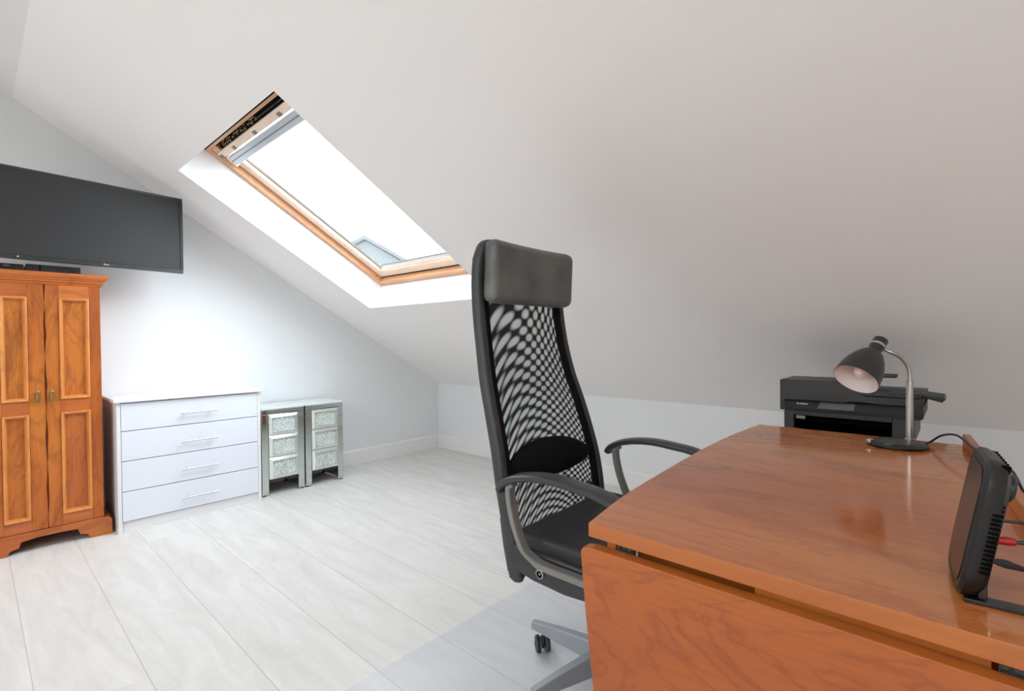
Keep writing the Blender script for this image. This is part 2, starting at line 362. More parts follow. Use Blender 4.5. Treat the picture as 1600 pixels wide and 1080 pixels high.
def obj(name, bm, m, parent=None, origin=None, smooth=True, local=False):
    """link bm (world coordinates) as ONE mesh; children are stored relative to their thing"""
    me = D.meshes.new(name)
    if smooth:
        for f in bm.faces: f.smooth = True
        for e in bm.edges:
            if len(e.link_faces) == 2 and e.calc_face_angle(0) > .55: e.smooth = False
    o = D.objects.new(name, me); C.objects.link(o)
    inv = Matrix()
    if parent is not None:
        o.parent = parent
        if not local:
            M_ = Matrix(); q = parent; chain = []
            while q is not None: chain.append(q.matrix_basis.copy()); q = q.parent
            for b in chain[::-1]: M_ = M_ @ b
            inv = M_.inverted()
    elif origin is not None:
        o.location = origin; inv = Matrix.Translation(-Vector(origin))
    bm.transform(inv); bm.to_mesh(me); bm.free()
    if smooth and len(me.polygons) < 4000:
        wm_ = o.modifiers.new('weighted_normals', 'WEIGHTED_NORMAL'); wm_.keep_sharp = True; wm_.weight = 90
    me.materials.append(m)
    return o
def thing(name, label, cat, loc=(0, 0, 0), rotz=0, group=None):
    o = D.objects.new(name, None); C.objects.link(o); o.location = loc; o.rotation_euler = (0, 0, rotz)
    o.empty_display_size = .1; return tag(o, label, cat, group)
def tag(o, label, cat, group=None):
    o['label'] = label; o['category'] = cat
    if group: o['group'] = group
    return o
def struct(o): o['kind'] = 'structure'; return o
def box(name, m, parent, x0, x1, y0, y1, z0, z1, bev=0, **k):
    bm = BM(); add_box(bm, x0, x1, y0, y1, z0, z1, bev); return obj(name, bm, m, parent, **k)
def dup(root, delta, label=None):
    r = root.copy(); C.objects.link(r); r.location = Vector(root.location)+Vector(delta)
    if label: r['label'] = label
    def rec(a, b):
        for ch_ in [c for c in D.objects if c.parent is a]:
            c = ch_.copy(); C.objects.link(c); c.parent = b; rec(ch_, c)
    rec(root, r); return r
def text_bm(s, size, origin, right, up, depth=.0006):
    cu = D.curves.new('t', 'FONT'); cu.body = s; cu.size = size; cu.extrude = depth/2; cu.align_x = 'CENTER'; cu.align_y = 'CENTER'
    to = D.objects.new('t', cu); C.objects.link(to)
    me = D.meshes.new_from_object(to); bm = BM(); bm.from_mesh(me)
    D.objects.remove(to); D.curves.remove(cu); D.meshes.remove(me)
    r = Vector(right).normalized(); u = Vector(up).normalized(); n = r.cross(u); o = Vector(origin)
    bm.transform(Matrix(((r.x, u.x, n.x, o.x), (r.y, u.y, n.y, o.y), (r.z, u.z, n.z, o.z), (0, 0, 0, 1))))
    return bm

# ================================================================ ROOM
XL = -3.95; ZL = ZC-.603*(XR-XL)
struct(box('floor', M['floor'], None, XL-.1, XK+.1, YB-.1, YG+.1, -.1, 0, smooth=False))
struct(box('wall_right', M['wall'], None, XK, XK+.15, YB-.1, YG+.1, 0, ZK, smooth=False))
struct(box('wall_rear_left', M['warmwall'], None, XL-.15, XL, YB-.1, YG+.1, 0, ZL+.1, smooth=False))
def gable(y0, y1):
    bm = BM(); add_prism(bm, [(XL-.1, y0, 0), (XK+.1, y0, 0), (XK+.1, y0, ZK-.06), (XF, y0, ZC+.01), (XR, y0, ZC+.01), (XL-.1, y0, ZL-.05)], (0, y1-y0, 0)); return bm
struct(obj('wall_left', gable(YG, YG+.12), M['wall'], smooth=False))
struct(obj('wall_rear', gable(YB-.12, YB), M['warmwall'], smooth=False))
struct(box('ceiling', M['ceil'], None, XR, XF, YB-.1, YG+.1, ZC, ZC+.12, smooth=False))
def slope_bm(fn, smax, holes, mdepth=.31):
    """inner faces of a sloped ceiling with rectangular holes, plus the reveals of each hole"""
    bm = BM(); ys = sorted({YB-.1, YG+.1} | {h[2] for h in holes} | {h[3] for h in holes}); ss = sorted({-.12, smax} | {h[0] for h in holes} | {h[1] for h in holes})
    hole = lambda s, y: any(h[0] < s < h[1] and h[2] < y < h[3] for h in holes)
    for a, b in zip(ys, ys[1:]):
        for c, d in zip(ss, ss[1:]):
            if hole((c+d)/2, (a+b)/2): continue
            for n in (0, mdepth):
                bm.faces.new([bm.verts.new(fn(s, y, n)) for s, y in ((c, a), (d, a), (d, b), (c, b))])
    bmesh.ops.remove_doubles(bm, verts=bm.verts, dist=1e-5)
    return bm
def reveal_bm(fn, h, mdepth=.31):
    bm = BM(); s0, s1, y0, y1 = h
    for (a, b) in (((s0, y0), (s1, y0)), ((s1, y0), (s1, y1)), ((s1, y1), (s0, y1)), ((s0, y1), (s0, y0))):
        bm.faces.new([bm.verts.new(fn(p[0], p[1], n)) for p, n in ((a, 0), (b, 0), (b, mdepth), (a, mdepth))])
    bmesh.ops.remove_doubles(bm, verts=bm.verts, dist=1e-5); return bm
smax = (XK-XF)/cos(TH); smax2 = (XR-XL)/cos(TH)
o = struct(obj('ceiling', slope_bm(roof, smax, [SKY1]), M['ceil'], smooth=False))
o2 = obj('reveal', reveal_bm(roof, SKY1), M['reveal'], o, smooth=False)
o = struct(obj('ceiling', slope_bm(roof2, smax2+.12, SKY2), M['warmwall'], smooth=False))
for h in SKY2: obj('reveal', reveal_bm(roof2, h), M['reveal'], o, smooth=False)
# skirting boards
def skirt(name, pts_fn):
    struct(obj(name, pts_fn, M['skirt'], smooth=False))
bm = BM(); add_prism(bm, [(XL, YG, 0), (XL, YG-.016, 0), (XL, YG-.016, .112), (XL, YG-.006, .124), (XL, YG, .124)], (XK-.001-XL, 0, 0)); skirt('baseboard_left', bm)
bm = BM(); add_prism(bm, [(XK, YB, 0), (XK-.016, YB, 0), (XK-.016, YB, .112), (XK-.006, YB, .124), (XK, YB, .124)], (0, YG-YB-.001, 0)); skirt('baseboard_right', bm)

# ---------------------------------------------------------------- roof windows
def rbox(bm, fn, s0, s1, y0, y1, n0, n1, bev=.002):
    add_box(bm, s0, s1, y0, y1, n0, n1, bev, 1, T=lambda c: fn(c.x, c.y, c.z))
def rpart(name, m, par, fn, *a, bev=.002):
    bm = BM(); rbox(bm, fn, *a, bev=bev); bmesh.ops.recalc_face_normals(bm, faces=bm.faces); return obj(name, bm, m, par)
def window_main():
    s0, s1, y0, y1 = SKY1; e = .002
    W = struct(D.objects.new('window_1', None)); C.objects.link(W); W.location = roof(s0, (y0+y1)/2, .2)
    # frame: sides, bottom, top board with vent
    bm = BM()
    for a, b in ((y0+e, y0+.034), (y1-.034, y1-e)): rbox(bm, roof, s0+e, s1-e, a, b, .2, .308)
    rbox(bm, roof, s0+e, s0+.04, y0+.034, y1-.034, .2, .308)
    rbox(bm, roof, s1-.052, s1-e, y0+.034, y1-.034, .2, .308)
    bmesh.ops.recalc_face_normals(bm, faces=bm.faces); obj('window_frame', bm, M['pine'], W)
    # dark ventilation strip with debris
    rpart('vent_strip', M['gap'], W, roof, s1-.086, s1-.053, y0+.036, y1-.11, .212, .30)
    rpart('vent_rail', M['dark'], W, roof, s1-.074, s1-.070, y0+.036, y1-.62, .204, .212)
    rpart('vent_board', M['pine'], W, roof, s1-.086, s1-.053, y1-.11, y1-.036, .206, .30)
    bm = BM(); rnd = random.Random(3)
    for i in range(70):
        yy = y1-.12-rnd.random()*.55; s_ = s1-.084+rnd.random()*.026; q = .004+rnd.random()*.007
        rbox(bm, roof, s_, s_+q*.6, yy, yy+q, .206, .212, bev=0)
    obj('vent_debris', bm, M['brass'], W)['kind'] = 'stuff'
    rpart('sash_top', M['pine_lit'], W, roof, s1-.128, s1-.088, y0+.036, y1-.036, .204, .30, bev=.004)
    for yy in (2.03, 2.36, 2.66, 2.95, 3.14):
        rpart('clip', M['greymetal'], W, roof, s1-.126, s1-.104, yy, yy+.03, .198, .206)
    rpart('blind_rail', M['blind'], W, roof, s1-.196, s1-.136, y0+.1, y1-.1, .20, .235, bev=.006)
    rpart('blind_slot', M['greymetal'], W, roof, s1-.166, s1-.161, y0+.1, y1-.1, .198, .202, bev=0)
    rpart('blind_end', M['pane_white'], W, roof, s1-.20, s1-.132, y1-.1, y1-.088, .198, .24)
    # sash around the glass
    bm = BM()
    for a, b in ((y0+.036, y0+.108), (y1-.108, y1-.036)): rbox(bm, roof, s0+.05, s1-.128, a, b, .238, .271, bev=.006)
    rbox(bm, roof, s0+.05, s0+.115, y0+.10, y1-.10, .238, .271, bev=.006)
    bmesh.ops.recalc_face_normals(bm, faces=bm.faces); obj('sash', bm, M['pine_lit'], W)
    bm = BM()
    for a, b in ((y0+.109, y0+.128), (y1-.128, y1-.109)): rbox(bm, roof, s0+.116, s1-.14, a, b, .262, .266)
    rbox(bm, roof, s0+.116, s0+.15, y0+.145, y1-.145, .262, .266)
    bmesh.ops.recalc_face_normals(bm, faces=bm.faces); obj('glazing_bead', bm, M['pane_white'], W)
    bm = BM()
    for yy in (y1-.1125, y1-.136): rbox(bm, roof, s0+.12, s1-.14, yy, yy+.0035, .2600, .263, bev=0)
    rbox(bm, roof, s0+.148, s0+.152, y0+.15, y1-.15, .258, .266, bev=0)
    obj('gasket', bm, M['dark'], W)
    rpart('glass', M['glass2'], W, roof, s0+.118, s1-.14, y0+.11, y1-.11, .2665, .2695, bev=0)
    rpart('dark_strip', M['gap'], W, roof, s0+.040, s0+.050, y0+.036, y1-.036, .244, .262, bev=0)  # black fill paints the gap's shade and stops sky light leaking through
    rpart('dark_strip', M['gap'], W, roof, s1-.0365, s1-.030, y0+.004, y1-.004, .196, .1995, bev=0)  # thin black strip drawn as a dark line along the top edge
    bm = BM(); add_lathe(bm, [(.0045, 0), (.0045, .003), (0, .003)], roof(s0+.09, y1-.0345, .222), (0, -1, 0), 12); obj('screw', bm, M['blackmetal'], W)
window_main()
def window_added(name, h):
    s0, s1, y0, y1 = h; W = struct(D.objects.new(name, None)); C.objects.link(W); W.location = roof2(s0, (y0+y1)/2, .2)
    bm = BM(); e = .002
    for a, b in ((y0+e, y0+.09), (y1-.09, y1-e)): rbox(bm, roof2, s0+e, s1-e, a, b, .22, .308)
    for a, b in ((s0+e, s0+.09), (s1-.09, s1-e)): rbox(bm, roof2, a, b, y0+.09, y1-.09, .22, .308)
    obj('window_frame', bm, M['pine'], W)
    rpart('glass', M['glass'], W, roof2, s0+.08, s1-.08, y0+.08, y1-.08, .288, .292, bev=0)
window_added('added_window_2', SKY2[0]); window_added('added_window_3', SKY2[1]); window_added('added_window_4', SKY2[2])  # unseen roof windows, added to brighten the sloped ceiling from behind

# ---------------------------------------------------------------- neighbouring roof seen through the glass
def house():
    H = thing('neighbouring_house', 'pale grey gabled neighbouring roof seen through the roof window glass', 'house', (8.1, 13.4, -6))
    r = Vector((.6726, -.74, 0)); f = Vector((.74, .6726, 0)); c = Vector((9.06, 12.39, 0))
    def P(l, d, z): q = c - r*l + f*d; return (q.x, q.y, z)
    bm = BM(); add_prism(bm, [P(0, 0, -6), P(0, 0, 3.3), P(1.35, 0, 4.08), P(2.9, 0, 3.3), P(2.9, 0, -6)], f*6); obj('wall', bm, M['render'], H, smooth=False)
    for a, b in ((-.12, 1.35), (3.02, 1.35)):
        bm = BM(); za, zb = 3.3+(-.07), 4.08
        add_prism(bm, [P(a, -.15, za+.02), P(b, -.15, zb+.02), P(b, -.15, zb+.14), P(a, -.15, za+.14)], f*6.3); obj('roof', bm, M['slate'], H, smooth=False)
house()

# ================================================================ WARDROBE
def wardrobe():
    T = thing('wardrobe', 'rustic honey-brown wooden two-door wardrobe with moulded cornice against the left wall', 'wardrobe', (.265, 3.6, 0))
    yf, yb = 3.48, 3.785; x0, x1 = .05, .484
    bm = BM(); add_box(bm, x0, x1, yf, yb, .095, 1.352, .003); obj('carcass', bm, M['oak_v'], T)
    # plinth with bracket feet
    bm = BM(); a, b = .018, .514
    out = [(a, .0), (.108, 0), (.118, .022), (.150, .030), (.158, .058), (.22, .066), (.31, .066), (.372, .062), (.38, .034), (.412, .024), (.42, 0), (b, 0), (b, .082), (.506, .09), (.50, .098), (.032, .098), (.024, .09), (a, .082)]
    add_prism(bm, [(x, 3.455, z) for x, z in out], (0, .022, 0), .002, 1)
    for xa in (a, b-.02): add_box(bm, xa, xa+.02, 3.477, yb, 0, .094)
    add_box(bm, a, b, 3.477, yb, .08, .0945)
    obj('plinth', bm, M['oak_h'], T)
    # cornice: stepped moulding profile swept along front and both sides
    prof = [(0, 1.352), (.006, 1.352), (.008, 1.362), (.014, 1.368), (.014, 1.374), (.020, 1.378), (.026, 1.388), (.032, 1.392), (.034, 1.402), (.030, 1.412), (.024, 1.415), (0, 1.415)]
    bm = BM(); rings = []
    for cx, cy, dx, dy in ((x0, yb, -1, 0), (x0, yf, -1, -1), (x1, yf, 1, -1), (x1, yb, 1, 0)):
        rings.append([bm.verts.new((cx+dx*o_, cy+dy*o_, z)) for o_, z in prof])
    for A, B in zip(rings, rings[1:]):
        for i in range(len(prof)): j = (i+1) % len(prof); bm.faces.new((A[i], A[j], B[j], B[i]))
    bm.faces.new(rings[0]); bm.faces.new(rings[-1][::-1])
    add_box(bm, x0, x1, yf, yb, 1.352, 1.4149); bmesh.ops.recalc_face_normals(bm, faces=bm.faces)
    obj('cornice', bm, M['oak_c'], T)
    yd0, yd1 = 3.462, 3.4795
    def door(xa, xb, hinge, seed):
        rnd = random.Random(seed)
        # wavy inner edge: prism in the xz plane
        zs = [.10+.0125*i*8.33/2 for i in range(25)]; zs = [.10+(1.35-.10)*i/24 for i in range(25)]
        wob = [.0022*sin(z*23+seed)+.0016*sin(z*51+2*seed) for z in zs]
        px0, px1 = (xa+.052, xb-.046) if hinge == 'r' else (xa+.046, xb-.060)
        Dn = D.objects.new('door', D.meshes.new('door')); 
        bm = BM()
        # stiles
        inner = [(xa if hinge == 'r' else xb)+w_ for w_ in wob]
        if hinge == 'r':
            L = [(x, yd0, z) for x, z in zip(inner, zs)]; add_prism(bm, L+[(px0, yd0, 1.35), (px0, yd0, .10)], (0, yd1-yd0, 0), .0015, 1)
            add_box(bm, px1, xb, yd0, yd1, .10, 1.35, .002, 1)
        else:
            L = [(x, yd0, z) for x, z in zip(inner, zs)]; add_prism(bm, [(px1, yd0, .10)]+L+[(px1, yd0, 1.35)], (0, yd1-yd0, 0), .0015, 1)
            add_box(bm, xa, px0, yd0, yd1, .10, 1.35, .002, 1)
        bmesh.ops.recalc_face_normals(bm, faces=bm.faces)
        do = obj('door', bm, M['oak_v'], T); D.objects.remove(Dn)
        for za, zb in ((.10, .158), (.690, .757), (1.284, 1.35)): box('rail', M['oak_c'], do, px0, px1, yd0+.0006, yd1, za, zb, .001)
        for k, (za, zb) in enumerate(((.158, .690), (.757, 1.284))):
            box('panel', M['oak_r'] if (k == 0 and hinge == 'r') else M['oak_p'], do, px0, px1, yd0+.013, yd1, za, zb)
            bm = BM(); wm = .018
            # raised moulding with mitred corners
            pr = [(0, yd0+.002), (.001, yd0-.007), (.006, yd0-.009), (.011, yd0-.006), (wm, yd0+.0125), (wm, yd0+.015), (0, yd0+.015)]
            cs = ((px0, za, 1, 1), (px1, za, -1, 1), (px1, zb, -1, -1), (px0, zb, 1, -1)); rings = []
            for cx, cz, sx_, sz in cs: rings.append([bm.verts.new((cx+sx_*a_, y_, cz+sz*a_)) for a_, y_ in pr])
            for i in range(4):
                A, B = rings[i], rings[(i+1) % 4]
                for p in range(len(pr)): q = (p+1) % len(pr); bm.faces.new((A[p], A[q], B[q], B[p]))
            bmesh.ops.recalc_face_normals(bm, faces=bm.faces)
            obj('moulding', bm, M['honey'], do)
        hx = xa+.014 if hinge == 'r' else xb-.037
        hx = .279 if hinge == 'r' else .226
        bm = BM()
        add_lathe(bm, [(.011, 0), (.011, .003), (.007, .005), (.007, .009), (0, .010)], (hx, yd0, .797), (0, -1, 0), 16)
        add_lathe(bm, [(.0075, 0), (.0075, .002), (0, .002)], (hx, yd0, .775), (0, -1, 0), 14)
        add_lathe(bm, [(.002, 0), (.0035, -.012), (.006, -.03), (.0078, -.042), (.006, -.052), (.0025, -.058), (.004, -.062), (0, -.066)], (hx, yd0-.012, .802), (0, 0, 1), 14)
        obj('handle', bm, M['brass'], do)
        for z in (.128, 1.318):
            for x in (xa+.02, xb-.02): bm = BM(); add_lathe(bm, [(.004, 0), (.004, .001), (0, .0012)], (x, yd0, z), (0, -1, 0), 10); obj('peg', bm, M['oak_r'], do)
    door(.262, .481, 'r', 1.3); door(.053, .257, 'l', 4.1)
wardrobe()

# ================================================================ TV
def tv():
    a = math.atan2(.08, .765); pv = Vector((.112, 3.405, 1.69))
    T = thing('television', 'large black flat television mounted above the wooden wardrobe', 'television', pv, a)
    # local: x along the screen, y depth (front at 0), z
    w0, w1, z0, z1 = -.066, .772, -.226, .224
    def L(name, m, *a_, bev=0, par=T):
        bm = BM(); add_box(bm, *a_, bev, 2); return obj(name, bm, m, par, local=True)
    bm = BM(); e = .013
    add_box(bm, w0, w1, 0, .03, z1-e, z1, .002, 1); add_box(bm, w0, w1, 0, .03, z0, z0+.021, .002, 1)
    add_box(bm, w0, w0+e, 0, .03, z0+.021, z1-e); add_box(bm, w1-e, w1, 0, .03, z0+.021, z1-e)
    obj('bezel', bm, M['tvbezel'], T, local=True)
    L('screen', M['screen'], w0+e, w1-e, .004, .012, z0+.021, z1-e)
    L('rear_housing', M['black'], w0+.02, w1-.02, .03, .052, z0+.02, z1-.03, bev=.006)
    L('wall_bracket', M['blackmetal'], .22, .50, .052, .075, -.12, .10, bev=.004)
    bm = BM(); add_sweep(bm, [(.36, .07, 0), (.40, .2, 0), (.36, .325, 0)], .02, .014, power=4); obj('bracket_arm', bm, M['blackmetal'], T, local=True)
    obj('logo', text_bm('Bush', .013, (.40, -.0006, z0+.0115), (1, 0, 0), (0, 0, 1)), M['ink'], T, local=True)
    bm = BM(); add_lathe(bm, [(.0028, 0), (.0028, .001), (0, .0014)], (.054, 0, z0+.012), (0, -1, 0), 12); obj('standby_light', bm, M['led'], T, local=True)
tv()
# boxes on the wardrobe
T = thing('set_top_box', 'glossy black set-top box on the wardrobe top, under the left end of the television', 'set-top box', (.12, 3.55, 1.4155))
box('body', M['blackmetal'], T, .03, .19, 3.485, 3.64, 1.4165, 1.447, .004)
box('logo_mark', M['inkgrey'], T, .118, .142, 3.4842, 3.4852, 1.434, 1.4375)
T = thing('media_player', 'dark grey media player box on the wardrobe top, beside the black set-top box', 'media player', (.31, 3.55, 1.4155))
box('body', M['dark'], T, .198, .408, 3.49, 3.64, 1.4165, 1.452, .003)
box('front_slot', M['gap'], T, .247, .252, 3.488, 3.492, 1.420, 1.449)
box('disc_tray', M['black'], T, .32, .395, 3.4885, 3.492, 1.423, 1.440, .001)

# ================================================================ CHEST OF DRAWERS
def chest():
    T = thing('chest_of_drawers', 'white four-drawer chest of drawers between the wardrobe and the mirrored cabinets', 'chest of drawers', (.91, 3.59, 0))
    x0, x1, yf, yb, H = .531, 1.277, 3.398, 3.775, .718
    for a, b in ((x0, x0+.018), (x1-.018, x1)): box('side_panel', M['chestgrain'], T, a, b, yf, yb, 0, H, .001)
    bm = BM(); add_box(bm, x0-.014, x1+.014, yf-.018, yb+.01, H, H+.020, .005, 3); obj('top', bm, M['chestgrain'], T)
    box('back_panel', M['chestwhite'], T, x0+.018, x1-.018, yb-.01, yb, .02, H)
    box('plinth', M['chestgrain'], T, x0+.018, x1-.018, yf+.012, yf+.03, 0, .056, .001)
    box('interior', M['gap'], T, x0+.02, x1-.02, yf+.03, yb-.012, .05, H-.004)
    edges = [.060, .226, .394, .560, .7145]
    for i in range(4):
        z0, z1 = edges[i]+.0018, edges[i+1]-.0018
        d = box('drawer', M['chestwhite'], T, x0+.006 if 0 else x0+.020, x1-.0195, yf-.001, yf+.028, z0, z1, .0015)
        zc = (.131, .2995, .4635, .631)[i]
        bm = BM(); add_sweep(bm, [(.822, 3.372, zc), (1.018, 3.372, zc)], .0042, n=12)
        for x in (.856, .984): add_sweep(bm, [(x, 3.372, zc), (x, yf-.0008, zc)], .0036, n=10, ref=(0, 0, 1))
        obj('handle', bm, M['chrome'], d)
chest()

# ================================================================ MIRRORED CABINETS
def cabinet():
    x0, x1, yf, yb, H = 1.605, 1.895, 3.462, 3.772, .594
    T = thing('mirrored_bedside_cabinet', 'mirrored three-drawer bedside cabinet at the right end, next to the bare wall', 'bedside cabinet', (1.75, 3.62, 0), 0, 'mirrored bedside cabinets')
    w_ = .044
    for a, b in ((x0, x0+w_), (x1-w_, x1)): box('leg', M['mirror'], T, a, b, yf, yf+.028, .008, .552, .0025)
    for a, b in ((x0, x0+.012), (x1-.012, x1)): box('side_panel', M['mirror'], T, a, b, yf+.028, yb, .008, H-.012, .001)
    for a in (x0+.006, x1-.024):
        for y in (yf+.006, yb-.03): box('foot', M['black'], T, a, a+.018, y, y+.018, 0, .008)
    box('top_rail', M['mirror'], T, x0, x1, yf, yf+.028, .552, H-.012, .002)
    box('top', M['nstop'], T, x0-.001, x1+.001, yf-.002, yb, H-.012, H, .003)
    box('shelf_box', M['dark'], T, x0+.014, x1-.014, yf+.03, yb-.004, .115, .55)
    xa, xb = x0+w_+.001, x1-w_-.001
    for za, zb in ((.109, .2565), (.2575, .405), (.406, .549)):
        d = box('drawer', M['mirror'], T, xa, xb, yf-.001, yf+.03, za, zb, .001)
        pr = [(.001, yf-.001), (.001, yf-.006), (.018, yf-.017), (.022, yf-.017), (.026, yf-.008), (.026, yf-.001)]
        bm = BM(); rings = []
        for cx, cz, sx_, sz in ((xa, za, 1, 1), (xb, za, -1, 1), (xb, zb, -1, -1), (xa, zb, 1, -1)): rings.append([bm.verts.new((cx+sx_*a_, y_, cz+sz*a_)) for a_, y_ in pr])
        for i in range(4):
            A, B = rings[i], rings[(i+1) % 4]
            for p in range(len(pr)-1): bm.faces.new((A[p], A[p+1], B[p+1], B[p]))
        bmesh.ops.recalc_face_normals(bm, faces=bm.faces); obj('bevelled_frame', bm, M['mirror_bevel'], d, smooth=False)
        box('crystal_panel', M['crystal'], d, xa+.025, xb-.025, yf-.007, yf-.0011, za+.025, zb-.025)
    dup(T, (-.2985, 0, 0), 'mirrored three-drawer bedside cabinet standing against the white chest of drawers')
cabinet()

# ================================================================ DESK
def desk():
    T = thing('drop_leaf_desk', 'orange-brown cherry drop-leaf table used as a desk, one leaf hanging down', 'desk', (1.29, .2, 0))
    zt = .74; th = .024
    left = [(.696, .462), (.858, .489), (1.051, .507), (1.222, .519), (1.38, .529), (1.534, .534), (1.70, .532), (1.80, .529), (1.876, .524)]
    right = [(1.876, -.022), (1.7, -.037), (1.5, -.056), (1.3, -.078), (1.1, -.096), (.9, -.112), (.696, -.125)]
    L2 = [(p.x, p.y) for p in smooth_pts([(x, y, 0) for x, y in left], 3)]
    bm = BM(); add_prism(bm, [(x, y, zt-th) for x, y in L2+right], (0, 0, th), .0016, 2); o = obj('tabletop', bm, M['cherry'], T)
    o.data.materials.append(M['cherry_edge'])
    for p in o.data.polygons:
        if abs(p.normal.z) < .5: p.material_index = 1
    # raised lip round the right end
    bm = BM(); outer = [Vector((x, y, 0)) for x, y in right]
    inn = [p+Vector((-.001, .016, 0)) for p in outer]; n = len(outer)
    ring = [(p.x, p.y-.0005, zt+.0003) for p in outer]+[(p.x, p.y, zt+.0003) for p in inn[::-1]]
    add_prism(bm, ring, (0, 0, .031), .0015, 1); obj('raised_edge', bm, M['cherry_edge'], T)
    # hanging leaf
    ys = [(.706, .446), (.703, .4625), (.696, .467), (.60, .459), (.47, .444), (.35, .42), (.27, .392), (.25, .38)]
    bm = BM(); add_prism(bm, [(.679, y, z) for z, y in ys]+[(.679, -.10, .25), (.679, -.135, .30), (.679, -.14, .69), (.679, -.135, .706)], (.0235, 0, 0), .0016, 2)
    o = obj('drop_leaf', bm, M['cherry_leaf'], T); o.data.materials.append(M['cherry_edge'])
    for p in o.data.polygons:
        if abs(p.normal.x) < .5: p.material_index = 1
    # apron rails
    bm = BM(); add_box(bm, .75, .77, -.05, .40, .635, .7155); add_box(bm, 1.80, 1.82, .02, .44, .635, .7155); add_box(bm, .77, 1.80, .385, .405, .635, .7155); add_box(bm, .77, 1.80, -.02, 0, .635, .7155)
    obj('apron', bm, M['cherry_edge'], T)
    for a, b in ((.418, .434), (-.025, .205)): box('leaf_support', M['cherry_edge'], T, .709, .732, a, b, .672, .7155, .001)
    for y in (.383, -.06): 
        bm = BM(); add_box(bm, .7035, .7085, y, y+.03, .695, .7155)
        for k in range(3): add_lathe(bm, [(.0035, 0), (.0035, .007)], (.7045, y+.002+k*.010, .7105), (0, 1, 0), 10)
        obj('hinge', bm, M['dark'], T)
    for x in (.775, 1.795):
        for y in (.365, .02): box('leg', M['cherry_edge'], T, x-.025, x+.025, y-.025, y+.025, 0, .7155 if 0 else .634, .004)
desk()

